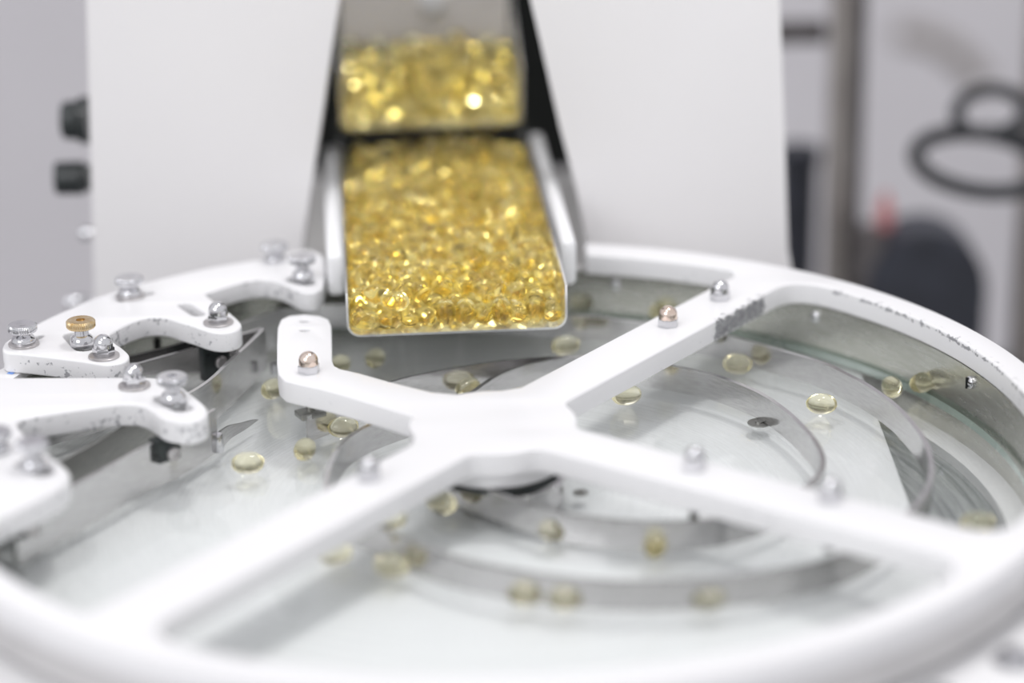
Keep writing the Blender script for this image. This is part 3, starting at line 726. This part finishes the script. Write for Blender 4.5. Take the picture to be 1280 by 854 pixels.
def settle(N, width, L0, L1, hfun, iters, seed):
    """let N capsules (pairs of spheres) settle in a trough; returns end points"""
    rg = np.random.default_rng(seed); r = CB; h = CA-CB
    c = np.stack([rg.uniform(-width/2+r, width/2-r, N), rg.uniform(L0+r, L1-r, N), np.zeros(N)], 1)
    c[:, 2] = r+rg.uniform(0, 1, N)*hfun(c[:, 1])*1.25
    d = rg.normal(size=(N, 3)); d[:, 2] *= .35; d /= np.linalg.norm(d, axis=1)[:, None]
    X = np.concatenate([c-d*h, c+d*h]); part = np.concatenate([np.arange(N, 2*N), np.arange(N)])
    own = np.arange(2*N) % N
    for it in range(iters):
        X[:, 2] -= .0022*(1 if it < iters*.75 else .25)
        D = X[:, None, :]-X[None, :, :]; dist = np.sqrt((D*D).sum(-1))+1e-9
        pen = np.clip(2*r-dist, 0, None); pen[own[:, None] == own[None, :]] = 0
        cnt = np.maximum(1, (pen > 0).sum(1))
        mv = (D/dist[..., None]*pen[..., None]*.5).sum(1)/np.sqrt(cnt)[:, None]
        X += mv*.9
        v = X[N:]-X[:N]; l = np.linalg.norm(v, axis=1)[:, None]+1e-9; cc_ = (X[N:]+X[:N])/2; v = v/l*h
        X = np.concatenate([cc_-v, cc_+v])
        X[:, 0] = np.clip(X[:, 0], -width/2+r+.001, width/2-r-.001); X[:, 1] = np.clip(X[:, 1], L0+r, L1-r)
        X[:, 2] = np.maximum(X[:, 2], r+.001)
        ceil_ = r+hfun(X[:, 1]); X[:, 2] = np.minimum(X[:, 2], ceil_+.03)
    return X[:N], X[N:]
def heap(y): return .012+.075*np.clip((y-.02)/.22, 0, 1)**.8
A_, B_ = settle(405, TW-.004, .004, TL+.02, heap, 230, 3)
def orient(d):
    return Vector((1, 0, 0)).rotation_difference(Vector(d)).to_matrix()
items = []
for a_, b_ in zip(A_, B_):
    c_ = (a_+b_)/2; d_ = b_-a_
    P = TM @ Vector(c_); dv = TM.to_3x3() @ Vector(d_)
    items.append((P, dv.normalized(), c_))
# how exposed each capsule is: nothing much above it
cs = np.array([i[2] for i in items])
exp_ = []
for i in range(len(cs)):
    dd = cs-cs[i]; over = (dd[:, 2] > .014) & (np.hypot(dd[:, 0], dd[:, 1]) < .022)
    exp_.append(over.sum())
exp_ = np.array(exp_)
order = sorted(range(len(items)), key=lambda i: (exp_[i] > 0, items[i][0].y))
shown = order[:300]; rest = order[300:]
frontrow = sorted([i for i in shown if cs[i][1] < .034], key=lambda i: proj(items[i][0])[0])
ordn = ['first', 'second', 'third', 'fourth', 'fifth', 'sixth', 'seventh', 'eighth', 'ninth', 'tenth', 'eleventh', 'twelfth', 'thirteenth', 'fourteenth', 'fifteenth', 'sixteenth']
lab = {}
for k, i in enumerate(frontrow[:16]):
    lab[i] = 'golden capsule at the tray lip, %s from the left in the front row' % ordn[k]
for k, rn in enumerate(['second', 'third', 'fourth', 'fifth']):
    row = sorted([i for i in shown if .034+.036*k <= cs[i][1] < .034+.036*(k+1)], key=lambda i: proj(items[i][0])[0])
    for q, i in enumerate(row[:16]):
        lab[i] = 'golden capsule in the tray heap, %s row behind the lip, %s from the left' % (rn, ordn[q])
for i in shown:
    P, d, _ = items[i]
    put_capsule(me_tray, P, orient(d), lab.get(i, 'golden oil capsule in the heap filling the steel feed tray'), 'golden capsules heaped in the feed tray')
def merged(name, lst, parent=None, label=None, cat=None):
    tmpl = capsule_mesh(M['caps'], 16, 9)
    n = len(tmpl.vertices); co = np.empty(n*3, dtype=np.float32); tmpl.vertices.foreach_get('co', co); co = co.reshape(-1, 3)
    fs = [tuple(p.vertices) for p in tmpl.polygons]; V = []; F = []
    for q, (P, d) in enumerate(lst):
        R_ = np.array(orient(d)); V.append(co@R_.T+np.array(W(P))); F += [tuple(v+q*n for v in f) for f in fs]
    me = bpy.data.meshes.new(name); me.from_pydata(np.concatenate(V).tolist(), [], F); me.materials.append(M['caps'])
    o = link(name, me, None); me.shade_smooth(); bpy.data.meshes.remove(tmpl)
    o['kind'] = 'stuff'; return tag(o, label, cat)
merged('capsule_pile', [(items[i][0], items[i][1]) for i in rest], None, 'golden capsules buried beneath the top layer in the feed tray', 'capsules')
A2, B2 = settle(112, TW-.02, .004, HL-.01, lambda y: .05+0*y, 130, 5)
lst = []
for a_, b_ in zip(A2, B2):
    P = HM @ Vector((a_+b_)/2); lst.append((P, (HM.to_3x3() @ Vector(b_-a_)).normalized()))
merged('capsule_pile', lst, None, 'blurred golden capsules sliding down the upper hopper chute', 'capsules')

# capsules riding on the glass: pixel centre, yaw in degrees, label
zc = GLT+CB+.0008
disc_caps = [
 (469, 448, 75, 'pale capsule on the glass below the left corner of the tray lip'),
 (425, 456, 70, 'blurred capsule on the glass half hidden behind the upturned frame arm'),
 (341, 486, 60, 'bright capsule on the glass left of the copper tinted cap nut'),
 (381, 562, 78, 'round looking capsule standing end on below the frame arm stub'),
 (310, 579, 4, 'lone capsule lying sideways right of the pointed tail blade'),
 (429, 534, 14, 'large clear capsule with an amber edge under the short frame arm'),
 (577, 470, 160, 'capsule behind the hub against the thin guide strip'),
 (585, 485, 50, 'small greenish capsule wedged where two guide strips meet behind the hub'),
 (783, 494, 15, 'capsule under the right rear arm inside the inner guide strip'),
 (707, 432, 20, 'blurred capsule on the glass below the right corner of the tray lip'),
 (728, 377, 20, 'yellow blurred capsule right of the tray by the drum lining'),
 (828, 389, 20, 'yellow blurred capsule behind the rear arm near the cap nuts'),
 (922, 455, 170, 'olive capsule between the two curved guide strips at rear right'),
 (1027, 505, 170, 'clear capsule with reflections lying beside the outer guide strip'),
 (1115, 484, 95, 'glowing end on capsule outside the outer guide strip, the left of a pair'),
 (1153, 478, 40, 'glowing capsule outside the outer guide strip, touching the drum lining'),
 (1222, 655, 0, 'capsule mostly hidden behind the right front arm near the rim'),
 (552, 629, 150, 'dark tipped amber capsule in front of the hub'),
 (418, 692, 8, 'pale blurred capsule under the left front arm'),
 (487, 649, 10, 'pale yellow capsule just beneath the left front arm beside its bracket'),
 (489, 707, 165, 'blurred capsule at the near end of the outer guide strip'),
 (694, 662, 5, 'blurred capsule in front of the inner guide strip below the hub'),
 (819, 682, 80, 'blurred upright looking capsule in front of the inner guide strip, right of centre'),
 (657, 742, 5, 'leftmost of two blurred capsules before the outer guide strip'),
 (707, 748, 10, 'right of two blurred capsules before the outer guide strip'),
 (885, 748, 5, 'nearest blurred capsule at lower right before the outer guide strip')]
for px, py, yaw, lb in disc_caps:
    P = at(px, py, zc); put_capsule(me_disc, P, Matrix.Rotation(math.radians(yaw), 3, 'Z'), lb, 'capsules riding on the glass disc')

# ------------------------------------------------------------------ background equipment, out of focus
BY = 2.6
def bgp(px, py, y=BY): return aty(px, py, y)
FL = -Z0/S
post = empty('rack_upright', (bgp(1050, 200)[0], BY, FL), 'tall blurred steel upright with a dark side right of the tower', 'post')
a = bgp(1034, 200); b = bgp(1056, 200); c = bgp(1076, 200)
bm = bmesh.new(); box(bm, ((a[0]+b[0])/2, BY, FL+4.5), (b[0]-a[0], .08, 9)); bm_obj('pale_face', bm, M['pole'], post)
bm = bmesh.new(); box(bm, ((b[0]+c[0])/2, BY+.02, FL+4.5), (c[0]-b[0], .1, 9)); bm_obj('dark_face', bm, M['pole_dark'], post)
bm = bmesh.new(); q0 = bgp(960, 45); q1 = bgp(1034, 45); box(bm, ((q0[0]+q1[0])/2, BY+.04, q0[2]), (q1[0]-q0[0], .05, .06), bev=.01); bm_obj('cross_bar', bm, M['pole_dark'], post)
bench_z = bgp(1200, 470, 2.4)[2]
bench = empty('side_bench', (1.3, 2.6, FL), 'dull grey bench beyond the rim at right carrying the motor cover', 'bench')
bm = bmesh.new(); box(bm, (1.52, 2.4, bench_z-.03), (1.5, .34, .06), bev=.01); bm_obj('bench_top', bm, M['pan'], bench)
for x in (.82, 2.22):
    for y in (2.28, 2.52):
        bm = bmesh.new(); box(bm, (x, y, (FL+bench_z-.06)/2), (.05, .05, bench_z-.06-FL)); bm_obj('leg', bm, M['pole'], bench)
q = bgp(1000, 198, 2.75); w_ = .056; cx = bgp(998, 205, 2.75)[0]
bm = bmesh.new(); lathe(bm, [(0, FL), (w_*.92, FL), (w_*.97, q[2]-.02), (w_*1.08, q[2]-.015), (w_*1.12, q[2]+.03), (w_*.9, q[2]+.035), (w_*.85, q[2]+.03), (0, q[2]+.03)], c=(cx, 2.75, 0), n=40)
o = bm_obj('pillar', bm, M['navy']); tag(o, 'dark blurred cylindrical pillar beside the right edge of the tower', 'pillar')
a = bgp(1272, 300, 2.32); b = bgp(1340, 300, 2.32)
post2 = empty('machine_column', ((a[0]+b[0])/2, 2.32, bench_z), 'dull grey column at the right edge carrying the black hose', 'column')
bm = bmesh.new(); box(bm, ((a[0]+b[0])/2, 2.32, bench_z+1), (b[0]-a[0], .12, 2), bev=.02); bm_obj('column_body', bm, M['pole'], post2)
def loop(cx, cy, rx, ry, tilt, r, label):
    P = []
    for k in range(48):
        t = 2*PI*k/48; ex = rx*math.cos(t); ey = ry*math.sin(t)
        P.append(tuple(aty(cx+ex*math.cos(tilt)-ey*math.sin(tilt), cy+ex*math.sin(tilt)+ey*math.cos(tilt), 2.12-.08*math.sin(t))))
    bm = bmesh.new(); tube(bm, P, r, closed=True); return bm
hose = empty('hose_coil', tuple(bgp(1262, 175, 2.12)), 'black hose in two blurred loops hanging on the column at right', 'hose')
for a_ in ((1226, 203, 82, 36, .14, .022, ''), (1238, 140, 42, 28, -.1, .019, '')):
    bm_obj('hose_loop', loop(*a_), M['rubber'], hose)
q0 = bgp(1236, 165, 2.12); q1 = bgp(1300, 178, 2.2)
bm = bmesh.new(); tube(bm, [tuple(q0), tuple(bgp(1262, 172, 2.15)), tuple(q1)], .022); bm_obj('hose_clamp', bm, M['rubber'], hose)
# rounded dark motor cover
q = bgp(1152, 350, 2.5); k_ = proj(q)[2]/FPX
bm = bmesh.new(); pts = []
for t in np.linspace(0, PI, 17): pts.append((q[0]+74*k_*math.cos(t), q[2]+(76*k_)*math.sin(t)))
pts += [(q[0]-74*k_, bench_z+.02), (q[0]+74*k_, bench_z+.02)]
aV = [bm.verts.new((x, 2.4, z)) for x, z in pts]; bV = [bm.verts.new((x, 2.6, z)) for x, z in pts]; n = len(aV)
bm.faces.new(aV); bm.faces.new(bV[::-1])
for i in range(n): bm.faces.new((aV[i], bV[i], bV[(i+1) % n], aV[(i+1) % n]))
bmesh.ops.bevel(bm, geom=[e for e in bm.edges if abs(e.verts[0].co.y-e.verts[1].co.y) < 1e-6], offset=.012, segments=3, affect='EDGES')
ch = empty('motor_unit', (q[0], 2.5, bench_z), 'dark blue black rounded motor cover, blurred, beyond the rim at right', 'motor')
bm_obj('motor_cover', bm, M['navy'], ch)
bm = bmesh.new(); box(bm, (q[0], 2.5, bench_z+.011), (.26, .26, .018)); bm_obj('base_plate', bm, M['pole_dark'], ch)
q1 = bgp(1075, 300, 2.5); c_ = (bgp(1062, 300, 2.5)[0]+q[0]-80*k_)/2
q2 = bgp(1090, 292, 2.45)
bm = bmesh.new(); box(bm, (bgp(1084, 300, 2.5)[0], 2.49, (q2[2]+bench_z)/2), (.075, .14, q2[2]-bench_z), bev=.01); o = bm_obj('control_box', bm, M['pole_dark']); tag(o, 'dark blurred box left of the rounded motor cover', 'box')
bm = bmesh.new(); zt = q2[2]+.0005; lathe(bm, [(0, zt), (.022, zt), (.022, zt+.06), (.012, zt+.08), (.008, zt+.10), (0, zt+.10)], c=(bgp(1106, 262, 2.5)[0], 2.5, 0), n=24); o = bm_obj('red_bottle', bm, M['red']); tag(o, 'small red blurred bottle above the dark motor cover', 'bottle')
# pale hose on the back wall
P = [bgp(1120, 40, 6.55), bgp(1165, 50, 6.55), bgp(1200, 72, 6.55), bgp(1228, 105, 6.55)]
bm = bmesh.new(); tube(bm, [tuple(p) for p in P], .05); o = bm_obj('wall_hose', bm, M['pole']); tag(o, 'pale grey curved hose far back on the wall at upper right', 'hose')
